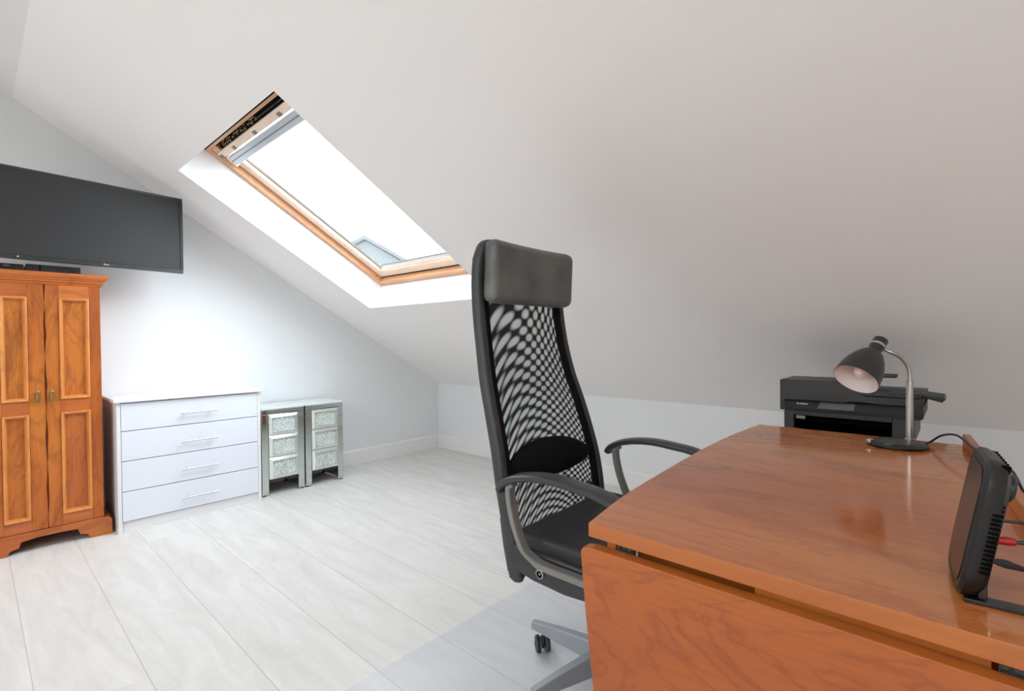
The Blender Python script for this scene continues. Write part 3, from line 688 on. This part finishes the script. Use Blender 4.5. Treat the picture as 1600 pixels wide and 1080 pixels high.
# ================================================================ CHAIR MAT + CHAIR
def chair_mat():
    bm = BM(); x0, x1, y0, y1, r = .30, 1.78, .42, 1.36, .05; pts = []
    for cx, cy, a0 in ((x1-r, y0+r, -90), (x1-r, y1-r, 0), (x0+r, y1-r, 90), (x0+r, y0+r, 180)):
        for k in range(7): a = math.radians(a0+15*k); pts.append((cx+r*cos(a), cy+r*sin(a), .0004))
    add_prism(bm, pts, (0, 0, .0024)); tag(obj('chair_mat', bm, M['matplastic'], None, (1.0, .8, 0), smooth=False), 'translucent plastic chair mat on the pale floor under the office chair', 'chair mat')
chair_mat()
ZM = .0029
def chair():
    T = thing('office_chair', 'tall black mesh-back office chair with padded headrest at the table end', 'office chair', (1.303, .80, 0), math.radians(1.5))
    # local coordinates: x to the far side, y backwards (away from the desk), z up
    def OB(n, bm, m, par=T, **k): return obj(n, bm, m, par, local=True, **k)
    # back profile: (z, y)
    prof = [(.345, .155), (.42, .170), (.52, .180), (.62, .198), (.72, .222), (.82, .252), (.92, .285), (1.02, .308), (1.12, .324), (1.22, .332), (1.30, .328), (1.34, .325)]
    halfw = [(.345, .236), (.42, .242), (.52, .250), (.62, .255), (.72, .248), (.82, .240), (.92, .229), (1.02, .220), (1.12, .216), (1.22, .214), (1.30, .212), (1.34, .206)]
    def ip(tab, z):
        for (a, va), (b, vb) in zip(tab, tab[1:]):
            if z <= b: t = max(0, (z-a)/(b-a)); return va+(vb-va)*t
        return tab[-1][1]
    zs = [.345+(1.345-.345)*i/40 for i in range(41)]
    # one frame: up one side, over the top, down the other
    Lp = smooth_pts([(-ip(halfw, z), ip(prof, z), z) for z, _ in prof[:-1]], 5)
    top = [(-.204, .322, 1.330), (-.192, .320, 1.346), (-.16, .320, 1.352), (0, .322, 1.352), (.16, .320, 1.350), (.190, .320, 1.342), (.202, .322, 1.328)]
    pts = Lp[:-1]+smooth_pts([Lp[-1]]+[Vector(p) for p in top]+[Vector((-Lp[-1].x, Lp[-1].y, Lp[-1].z))], 3)+[Vector((-p.x, p.y, p.z)) for p in Lp[-2::-1]]
    N = len(pts)
    bm = BM()
    add_sweep(bm, pts, lambda t: .020+.006*max(0, 1-min(t, 1-t)*8), lambda t: .016, ref=(0, 1, 0), n=16, power=3, round_ends=True)
    OB('back_frame', bm, M['pipe'])
    # inner fabric border
    bm = BM()
    for s in (-1, 1):
        P = [(s*(ip(halfw, z)-.020), ip(prof, z)-.006, z) for z in zs[2:]]
        add_sweep(bm, P, .010, .016, ref=(0, 1, 0), n=10, power=4)
    OB('fabric_border', bm, M['fabric'])
    bm = BM()
    def net(u, v):
        z = .45+(1.33-.45)*v; hw = ip(halfw, z)-.018; x = -hw+2*hw*u
        return Vector((x, ip(prof, z)+.004+.018*(1-(2*u-1)**2), z))
    add_grid(bm, net, 20, 40); OB('mesh_back', bm, M['net'])
    # lumbar cushion, crescent shaped
    bm = BM()
    def lum(side):
        def f(u, v):
            x = -.222+.444*u; e = abs(2*u-1); zc = .650; hh = .052*(1-e**3.0)**.8+.010; tilt = 0
            zt = zc+.004+hh-.012*e; zb = zc-.006-hh*.82
            z = zb+(zt-zb)*v; bul = .034*(max(0, 1-(2*v-1)**2))**.5*(max(0, 1-e**4))**.5
            return Vector((x, ip(prof, z)-.002+.016*(1-e*e)-(bul if side else -.010), z))
        return f
    add_grid(bm, lum(1), 24, 10, False); add_grid(bm, lum(0), 24, 10, False)
    bmesh.ops.remove_doubles(bm, verts=bm.verts, dist=.0005); OB('lumbar_support', bm, M['fabric'])
    # headrest
    bm = BM()
    add_box(bm, -.213, .213, -.033, .030, -.099, .099, .026, 5)
    bmesh.ops.subdivide_edges(bm, edges=[e for e in bm.edges if abs(e.verts[0].co.x-e.verts[1].co.x) > .2], cuts=10)
    for v in bm.verts:
        v.co.y += .020*(1-(v.co.x/.213)**2)-.010; v.co.z += -.05*0*v.co.x
        if v.co.y < 0: v.co.y -= .008*(1-(v.co.z/.094)**2)
    bm.transform(Matrix.Translation((-.006, .290, 1.262)) @ Matrix.Rotation(math.radians(3), 4, 'X'))
    H = OB('headrest', bm, M['leather'])
    bm = BM(); loop = []
    for k in range(49):
        a = 2*PI*k/48; c_, s_ = cos(a), sin(a); x = .2085*math.copysign(abs(c_)**.22, c_); z = .0945*math.copysign(abs(s_)**.22, s_)
        loop.append((x, .020*(1-(x/.213)**2)-.010+.004, z))
    add_sweep(bm, loop, .0035, n=6, ref=(0, 1, 0), caps=False); bm.transform(Matrix.Translation((-.006, .290, 1.262)) @ Matrix.Rotation(math.radians(3), 4, 'X'))
    OB('seam', bm, M['pipe'], H)
    # seat: cushion and shell
    bm = BM()
    add_box(bm, -.248, .248, -.30, .165, .425, .505, .030, 4)
    bmesh.ops.subdivide_edges(bm, edges=[e for e in bm.edges if (e.verts[0].co-e.verts[1].co).length > .2], cuts=8, use_grid_fill=True)
    for v in bm.verts:
        e = (v.co.x/.25)**2
        if v.co.z > .46: v.co.z -= .018*(1-e)*(1-((v.co.y+.07)/.25)**2 if abs(v.co.y+.07) < .25 else 0)
        if v.co.y < -.2: v.co.z -= (v.co.y+.2)**2*2.5
    OB('seat_cushion', bm, M['seatleather'])
    bm = BM()
    prof_s = [(.172, .400), (.178, .44), (.166, .462), (-.26, .452), (-.305, .435), (-.31, .41), (-.26, .385), (-.02, .366), (.09, .372), (.14, .382)]
    add_prism(bm, [(-.258, y, z) for y, z in prof_s], (.516, 0, 0), .012, 3); OB('seat_shell', bm, M['dark'])
    # arms
    for s in (-1, 1):
        x = s*.297
        pad = smooth_pts([(x, .165, .622), (x, .150, .645), (x, .110, .667), (x, .05, .681), (x, -.02, .686), (x, -.09, .681), (x, -.16, .672), (x, -.23, .645), (x, -.27, .605)], 5)
        bm = BM(); add_sweep(bm, pad, .0115, lambda t: .022+.006*sin(PI*t), ref=(0, 0, 1), n=16, power=3, round_ends=True); A = OB('armrest', bm, M['armpad'])
        xm = s*.283
        sup = smooth_pts([(x, .115, .652), (x, .130, .640), (x, .128, .60), (x, .112, .54), (x-s*.002, .085, .48), (xm, .060, .452), (xm, .03, .443), (xm, -.06, .441), (xm, -.15, .441), (xm, -.20, .45), (xm, -.245, .50), (x, -.262, .58), (x, -.25, .63)], 5)
        bm = BM(); add_sweep(bm, sup, .017, .008, ref=(1, 0, 0) if 0 else (0, 1, .0), n=12, power=5)
        bm.free(); bm = BM()
        # flat bar: width lies across (x), thickness in the plane of the loop
        add_sweep(bm, sup, .012, .017, ref=(1, 0, 0), n=12, power=5)
        bm.free(); bm = BM()
        rings = []
        for i, p in enumerate(sup):
            tn = (sup[min(i+1, len(sup)-1)]-sup[max(i-1, 0)]).normalized(); nr = Vector((0, -tn.z, tn.y))
            rings.append([bm.verts.new(p+Vector((dx, 0, 0))+nr*dn) for dx, dn in ((-.013, -.009), (.013, -.009), (.013, .009), (-.013, .009))])
        for A_, B_ in zip(rings, rings[1:]):
            for i in range(4): bm.faces.new((A_[i], A_[(i+1) % 4], B_[(i+1) % 4], B_[i]))
        bm.faces.new(rings[0]); bm.faces.new(rings[-1]); bmesh.ops.recalc_face_normals(bm, faces=bm.faces)
        es = [e for e in bm.edges if len(e.link_faces) == 2 and e.calc_face_angle(0) > 1.2]
        bmesh.ops.bevel(bm, geom=es, offset=.002, segments=2, affect='EDGES')
        OB('arm_bracket', bm, M['greymetal'])
        bm = BM(); bx_ = s*.256
        add_lathe(bm, [(.013, 0), (.013, .006), (.010, .007), (.010, .005), (.0, .005)], (bx_, .058, .404), (s, 0, 0), 20); Bo = OB('bolt', bm, M['steel'])
        bm = BM(); add_lathe(bm, [(.0095, .0056), (.0095, .0062), (.004, .0062), (.004, .0056)], (bx_, .058, .404), (s, 0, 0), 20, False, False); OB('bolt_socket', bm, M['gap'], Bo)
    # back carrier under the seat
    bm = BM()
    for s in (-1, 1): add_sweep(bm, [(s*.235, .160, .36), (s*.235, .175, .375), (s*.235, .19, .44), (s*.238, .20, .52)], .018, .012, ref=(0, 1, 0), n=10, power=4)
    add_box(bm, -.235, .235, .14, .17, .365, .395, .006); add_box(bm, -.06, .06, -.10, .16, .33, .372, .008)
    OB('back_carrier', bm, M['black'])
    bx, by = -.024, -.016
    bm = BM(); add_lathe(bm, [(.030, .10), (.030, .25), (.024, .252), (.024, .34)], (bx, by, 0), n=24); OB('gas_lift', bm, M['blackmetal'])
    bm = BM(); add_lathe(bm, [(.034, .062), (.040, .075), (.040, .115), (.036, .122), (.031, .122)], (bx, by, 0), n=28, cap1=True); OB('hub', bm, M['black'])
    for k in range(5):
        a = math.radians(92+72*k); dr = Vector((cos(a), sin(a), 0)); sd = Vector((-sin(a), cos(a), 0)); B = Vector((bx, by, 0))
        bm = BM()
        sec = [(.036, .125, .064, .018), (.10, .121, .067, .0165), (.18, .114, .072, .0145), (.255, .105, .078, .0128), (.278, .102, .080, .0120)]; rings = []
        for r, zt, zb, hw in sec:
            c_ = B+dr*r; rings.append([bm.verts.new(c_+sd*x_+Vector((0, 0, z_))) for x_, z_ in ((-hw, zb), (hw, zb), (hw, zt-.004), (hw*.72, zt), (-hw*.72, zt), (-hw, zt-.004))])
        for A_, B_ in zip(rings, rings[1:]):
            for i in range(6): bm.faces.new((A_[i], A_[(i+1) % 6], B_[(i+1) % 6], B_[i]))
        bm.faces.new(rings[0]); bm.faces.new(rings[-1]); bmesh.ops.recalc_face_normals(bm, faces=bm.faces)
        L = OB('base_leg', bm, M['silverbase'], smooth=False)
        # caster: stem, hood, twin wheels
        c_ = B+dr*.238; sw = math.radians(50) if k == 0 else a+.5+k; wd = Vector((cos(sw), sin(sw), 0)); ax = Vector((-sin(sw), cos(sw), 0)); wc = c_+wd*.014+Vector((0, 0, .0275+ZM))
        bm = BM(); add_lathe(bm, [(.006, .04), (.006, .082)], c_, n=12); add_lathe(bm, [(.016, -.006), (.019, -.004), (.019, .004), (.016, .006)], wc+Vector((0, 0, .004)), ax, 20)
        Cs = OB('caster', bm, M['black'], L)
        for s in (-1, 1):
            bm = BM(); add_lathe(bm, [(.016, .008*s), (.0265, .009*s), (.0275, .012*s), (.0275, .019*s), (.024, .023*s), (.010, .024*s), (.008, .021*s), (0, .021*s)], wc, ax, 28); OB('wheel', bm, M['black'] if s > 0 else M['dark'], Cs)
            bm = BM(); add_lathe(bm, [(.0255, .0085*s), (.0275, .0085*s), (.0275, .0105*s), (.0255, .0105*s)], wc+ax*0, ax, 28, False, False)
            OB('wheel_trim', bm, M['greymetal'], Cs)
chair()

# ================================================================ PRINTER ON ITS STAND
def printer_stand():
    T = thing('side_table', 'low side table behind the desk carrying the black printer', 'side table', (2.36, .32, 0))
    box('tabletop', M['cherry_edge'], T, 2.20, 2.50, .15, .49, .654, .676, .002)
    for x in (2.23, 2.47):
        for y in (.18, .46): box('leg', M['cherry_edge'], T, x-.02, x+.02, y-.02, y+.02, 0, .6535, .002)
printer_stand()
def printer():
    T = thing('printer', 'black all-in-one printer with document feeder behind the far edge of the desk', 'printer', (2.36, .32, .677))
    xf = 2.19; xb = 2.53; zb = .677
    # base: frame with output opening
    bm = BM()
    add_box(bm, xf+.004, xf+.03, .487, .522, zb, .757, .003); add_box(bm, xf+.004, xf+.03, .115, .178, zb, .757, .003)
    add_box(bm, xf+.004, xf+.03, .178, .487, .740, .757, .002); add_box(bm, xf+.004, xf+.03, .178, .487, zb, .6795)
    add_box(bm, xf+.03, xb, .495, .522, zb, .757, .003); add_box(bm, xf+.03, xb, .115, .142, zb, .757); add_box(bm, xb-.02, xb, .142, .495, zb, .757); add_box(bm, xf+.03, xb-.02, .142, .495, .752, .757)
    obj('body', bm, M['dark'], T)
    box('output_slot', M['gap'], T, xf+.06, xf+.30, .145, .493, zb+.001, .7515)
    box('card_slot', M['greymetal'], T, xf+.010, xf+.018, .449, .481, .7255, .7375, .001)
    # control panel, slanted
    bm = BM(); add_prism(bm, [(xf+.012, .10, .800), (xf-.006, .10, .770), (xf-.004, .10, .757), (xf+.10, .10, .757), (xf+.10, .10, .800)], (0, .418, 0), .002, 1); obj('control_panel', bm, M['black'], T)
    def slant(y, z, off=.0006): 
        t = (z-.770)/.030; return Vector((xf-.006+.018*t-off, y, z))
    bm = BM(); add_prism(bm, [slant(.397, .796), slant(.286, .796), slant(.290, .773), slant(.405, .773)], (.002, 0, 0)); obj('touchscreen', bm, mat('grey_lcd_glass', srgb(92, 100, 106), .3), T)
    obj('logo', text_bm('brother', .0125, slant(.457, .786, .001), (0, -1, 0), (.5, 0, .86)), M['ink'], T)
    # left cheek and right cheek of the scanner unit
    box('end_cheek', M['dark'], T, xf, xf+.30, .518, .536, .757, .800, .003)
    bm = BM(); add_box(bm, xf-.002, xf+.31, .092, .126, .757, .826, .008, 3); obj('end_cheek', bm, M['black'], T)
    # scanner lid / feeder block
    prof = [(.536, .798), (.536, .874), (.532, .879), (.352, .879), (.335, .876), (.298, .866), (.270, .835), (.255, .828), (.092, .828), (.092, .803), (.20, .802), (.26, .805)]
    bm = BM(); add_prism(bm, [(xf, y, z) for y, z in prof], (.215, 0, 0), .002, 1); obj('document_feeder', bm, M['dark'], T)
    box('scanner_lid', M['dark'], T, xf+.216, xb, .092, .536, .800, .842, .003)
    box('lid_grip', M['black'], T, xf-.003, xf+.004, .31, .425, .800, .8065, .0015)
    box('paper_chute', M['black'], T, xf+.02, xf+.20, .10, .262, .829, .834, .001)
    bm = BM(); add_prism(bm, [(xf+.07, .20, .836), (xf+.07, .095, .842), (xf+.07, .040, .835), (xf+.07, .036, .826), (xf+.07, .045, .815), (xf+.07, .10, .816+.013), (xf+.07, .20, .829)], (.14, 0, 0), .003, 2); obj('input_tray', bm, M['black'], T)
    bm = BM(); add_box(bm, xf+.17, xf+.24, .178, .34, .888, .900, .003); add_box(bm, xf+.19, xf+.215, .27, .33, .842, .89, .002); obj('paper_guide', bm, M['black'], T)
printer()

# ================================================================ DESK LAMP
def lamp():
    bx, by, zt = 1.742, .130, .7402
    T = thing('desk_lamp', 'black and silver gooseneck desk lamp, switched off, near the far edge of the desk', 'desk lamp', (bx, by, zt))
    bm = BM(); add_lathe(bm, [(.068, 0), (.071, .004), (.071, .007), (.067, .009), (.064, .010), (.061, .0125), (.052, .0155), (.02, .0165), (0, .0165)], (bx, by, zt), n=56); obj('base', bm, M['blackmetal'], T)
    px, py = 1.789, .108
    px, py = 1.783, .105
    bm = BM(); add_lathe(bm, [(.012, 0), (.012, .004), (.0085, .005), (.0085, .165), (.0075, .167), (.0065, .168)], (px, py, zt+.0145), n=24); obj('pole', bm, M['steel'], T)
    Fh = Vector((.74, .6726, 0))
    tip = Vector((1.752, .153, 1.038))+Fh*.022; mouth = Vector((1.681, .230, .928))-Fh*.020
    ax = (mouth-tip).normalized(); Lg = (mouth-tip).length
    neck = tip+ax*.036
    attach = neck+Vector((.5, -.6, .05))*.02
    pts = smooth_pts([(px, py, zt+.165), (px, py, zt+.195), (px-.003, py+.004, .962), (px-.016, py+.019, .988), (px-.034, py+.038, 1.002), tuple(attach), tuple(neck)], 8)
    bm = BM(); add_sweep(bm, pts, .0055, n=14, ref=(1, 1, 0)); bm2 = bm; obj('gooseneck', bm2, M['steel'], T)
    bm = BM(); add_lathe(bm, [(0, 0), (.015, 0), (.0185, .003), (.0185, .021), (.017, .022), (.017, .030), (.0165, .045), (.019, .050), (.030, .062), (.041, .082), (.049, .104), (.0545, .128), (.0568, Lg), (.0560, Lg)], tip, ax, 48, cap1=False)
    S = obj('lamp_shade', bm, M['dark'], T)
    bm = BM(); add_lathe(bm, [(.0560, Lg), (.0535, .128), (.048, .105), (.040, .084), (.028, .064), (0, .060)], tip, ax, 48, cap0=False); obj('shade_lining', bm, M['shadein'], S)
    bm = BM(); add_lathe(bm, [(.0187, .021), (.0197, .022), (.0197, .030), (.0172, .031)], tip, ax, 32); obj('collar', bm, M['chrome'], T)
    bm = BM(); add_lathe(bm, [(.012, .062), (.012, .085), (.0, .086)], tip, ax, 24); obj('bulb_socket', bm, M['whitepl'], T)
    bm = BM(); add_lathe(bm, [(.009, .086), (.011, .094), (.0155, .108), (.0175, .122), (.015, .134), (.008, .142), (0, .144)], tip, ax, 24); obj('bulb', bm, M['bulb'], T)
    # rocker switch and clips on the front of the base
    bm = BM(); add_box(bm, -.010, .010, -.006, .006, 0, .010, .002); bm.transform(Matrix.Translation((bx-.030, by+.058, zt+.008)) @ Matrix.Rotation(math.radians(-20), 4, 'Z')); obj('button', bm, M['whitepl'] if 0 else M['steel'], T)
    bm = BM(); add_box(bm, -.013, .013, -.008, .008, 0, .009, .003); bm.transform(Matrix.Translation((bx-.058, by+.010, zt+.007)) @ Matrix.Rotation(math.radians(-45), 4, 'Z')); obj('switch', bm, M['greenpl'], T)
    cp = smooth_pts([(bx+.045, by-.060, zt+.006), (bx+.060, by-.070, .752), (bx+.035, by-.095, .777), (bx-.03, by-.125, .790), (bx-.16, by-.152, .786), (bx-.28, by-.175, .786), (bx-.33, by-.215, .76), (bx-.33, by-.24, .60), (bx-.33, by-.24, .006)], 8)
    bm = BM(); add_sweep(bm, cp, .0028, n=10); obj('cord', bm, M['black'], T)
lamp()

# ================================================================ SMALL PORTABLE SCREEN
def portable():
    # local: x along width (near to far), y thickness (front at 0, back positive), z up
    near = Vector((.758, .003, .7441)); wdir = Vector((.965, .075, 0)).normalized(); ang = math.atan2(wdir.y, wdir.x)
    T = thing('portable_screen', 'small black portable screen tilted on its stand at the right side of the desk', 'screen', near, ang)
    # +x = wdir (away from camera); front faces +y (left), back towards -y
    lean = Matrix.Rotation(math.radians(9.5), 4, 'X')
    W_, Hh, th = .138, .166, .024
    def rr(w0, w1, z0, z1, r, y, n=6):
        pts = []
        for cx, cz, a0 in ((w1-r, z0+r, -90), (w1-r, z1-r, 0), (w0+r, z1-r, 90), (w0+r, z0+r, 180)):
            for k in range(n+1): a = math.radians(a0+90*k/n); pts.append((cx+r*cos(a), y, cz+r*sin(a)))
        return pts
    bm = BM(); secs = [rr(.004, W_-.004, .004, Hh-.004, .030, 0), rr(0, W_, 0, Hh, .033, -.004), rr(0, W_, 0, Hh, .033, -.010), rr(.004, W_-.004, .003, Hh-.004, .031, -.019), rr(.012, W_-.012, .006, Hh-.012, .028, -th)]
    rings = [[bm.verts.new(p) for p in s] for s in secs]; n = len(rings[0])
    for A, B in zip(rings, rings[1:]):
        for i in range(n): j = (i+1) % n; bm.faces.new((A[i], A[j], B[j], B[i]))
    bm.faces.new(rings[0]); bm.faces.new(rings[-1]); bmesh.ops.recalc_face_normals(bm, faces=bm.faces); bm.transform(lean)
    body = obj('housing', bm, mat('deep_black_plastic', srgb(19, 19, 20), .4), T, local=True)
    bm = BM(); add_prism(bm, rr(.012, W_-.012, .014, Hh-.012, .024, .0002), (0, .0008, 0)); bm.transform(lean); obj('screen', bm, mat('brownish_black_screen', srgb(30, 25, 23), .3, coat=.2), T, local=True)
    # ventilation slots along the near edge and top
    bm = BM()
    for k in range(19):
        z = .040+k*.0052
        if k < 16: add_box(bm, .0010+.0035*(k > 13), .010, -.0215, -.0125, z, z+.0026)
    for v in bm.verts: pass
    bm.transform(lean); obj('vent_slots', bm, M['gap'], T, local=True)
    bm = BM()
    for k in range(7):
        x = .02+k*.015; add_box(bm, x, x+.006, -.0215, -.0135, Hh-.012, Hh-.0035)
    bm.transform(lean); obj('top_vents', bm, M['gap'], T, local=True)
    bm = BM(); add_lathe(bm, [(.015, 0), (.017, .004), (.017, .010), (.013, .013), (0, .014)], (.075, -.024, .128), (0, -1, 0), 28); bm.transform(lean); obj('rear_knob', bm, M['black'], T, local=True)
    # stand foot
    bm = BM(); add_box(bm, .012, .030, -.088, -.008, -.0034, .0012, .001); add_box(bm, .012, .030, -.028, -.020, .004, .022, .001); obj('stand_foot', bm, M['blackmetal'], T, local=True)
    # plugs on the back
    R_ = Matrix.Rotation(0, 4, 'Z')
    bm = BM(); add_lathe(bm, [(.0042, 0), (.0048, .003), (.0048, .016), (.0040, .022)], (.055, -.034, .062), (0, -1, .05), 16); P_ = obj('plug', bm, M['red'], T, local=True)
    bm = BM(); add_lathe(bm, [(.003, 0), (.003, .009)], (.055, -.026, .062), (0, -1, .05), 12); obj('pin', bm, M['chrome'], P_, local=True)
    bm = BM(); add_sweep(bm, smooth_pts([(.055, -.056, .063), (.057, -.08, .066), (.07, -.12, .075), (.08, -.15, .03), (.08, -.16, -.20), (.08, -.15, -.735)], 6), .0022, n=8); obj('cable', bm, M['black'], P_, local=True)
    bm = BM(); add_sweep(bm, smooth_pts([(.085, -.026, .075), (.085, -.05, .078), (.09, -.10, .076), (.10, -.145, .04), (.10, -.16, -.2), (.10, -.15, -.735)], 6), .0018, n=8); obj('cable', bm, M['black'], T, local=True)
    bm = BM(); add_box(bm, .040, .048, -.034, -.022, .035, .045, .001); Q = obj('plug', bm, M['steel'], T, local=True)
    bm = BM(); add_sweep(bm, [(.044, -.034, .040), (.045, -.046, .039), (.047, -.062, .036)], .005, .004, n=12, power=3, round_ends=True); obj('plug_grip', bm, M['black'], Q, local=True)
portable()
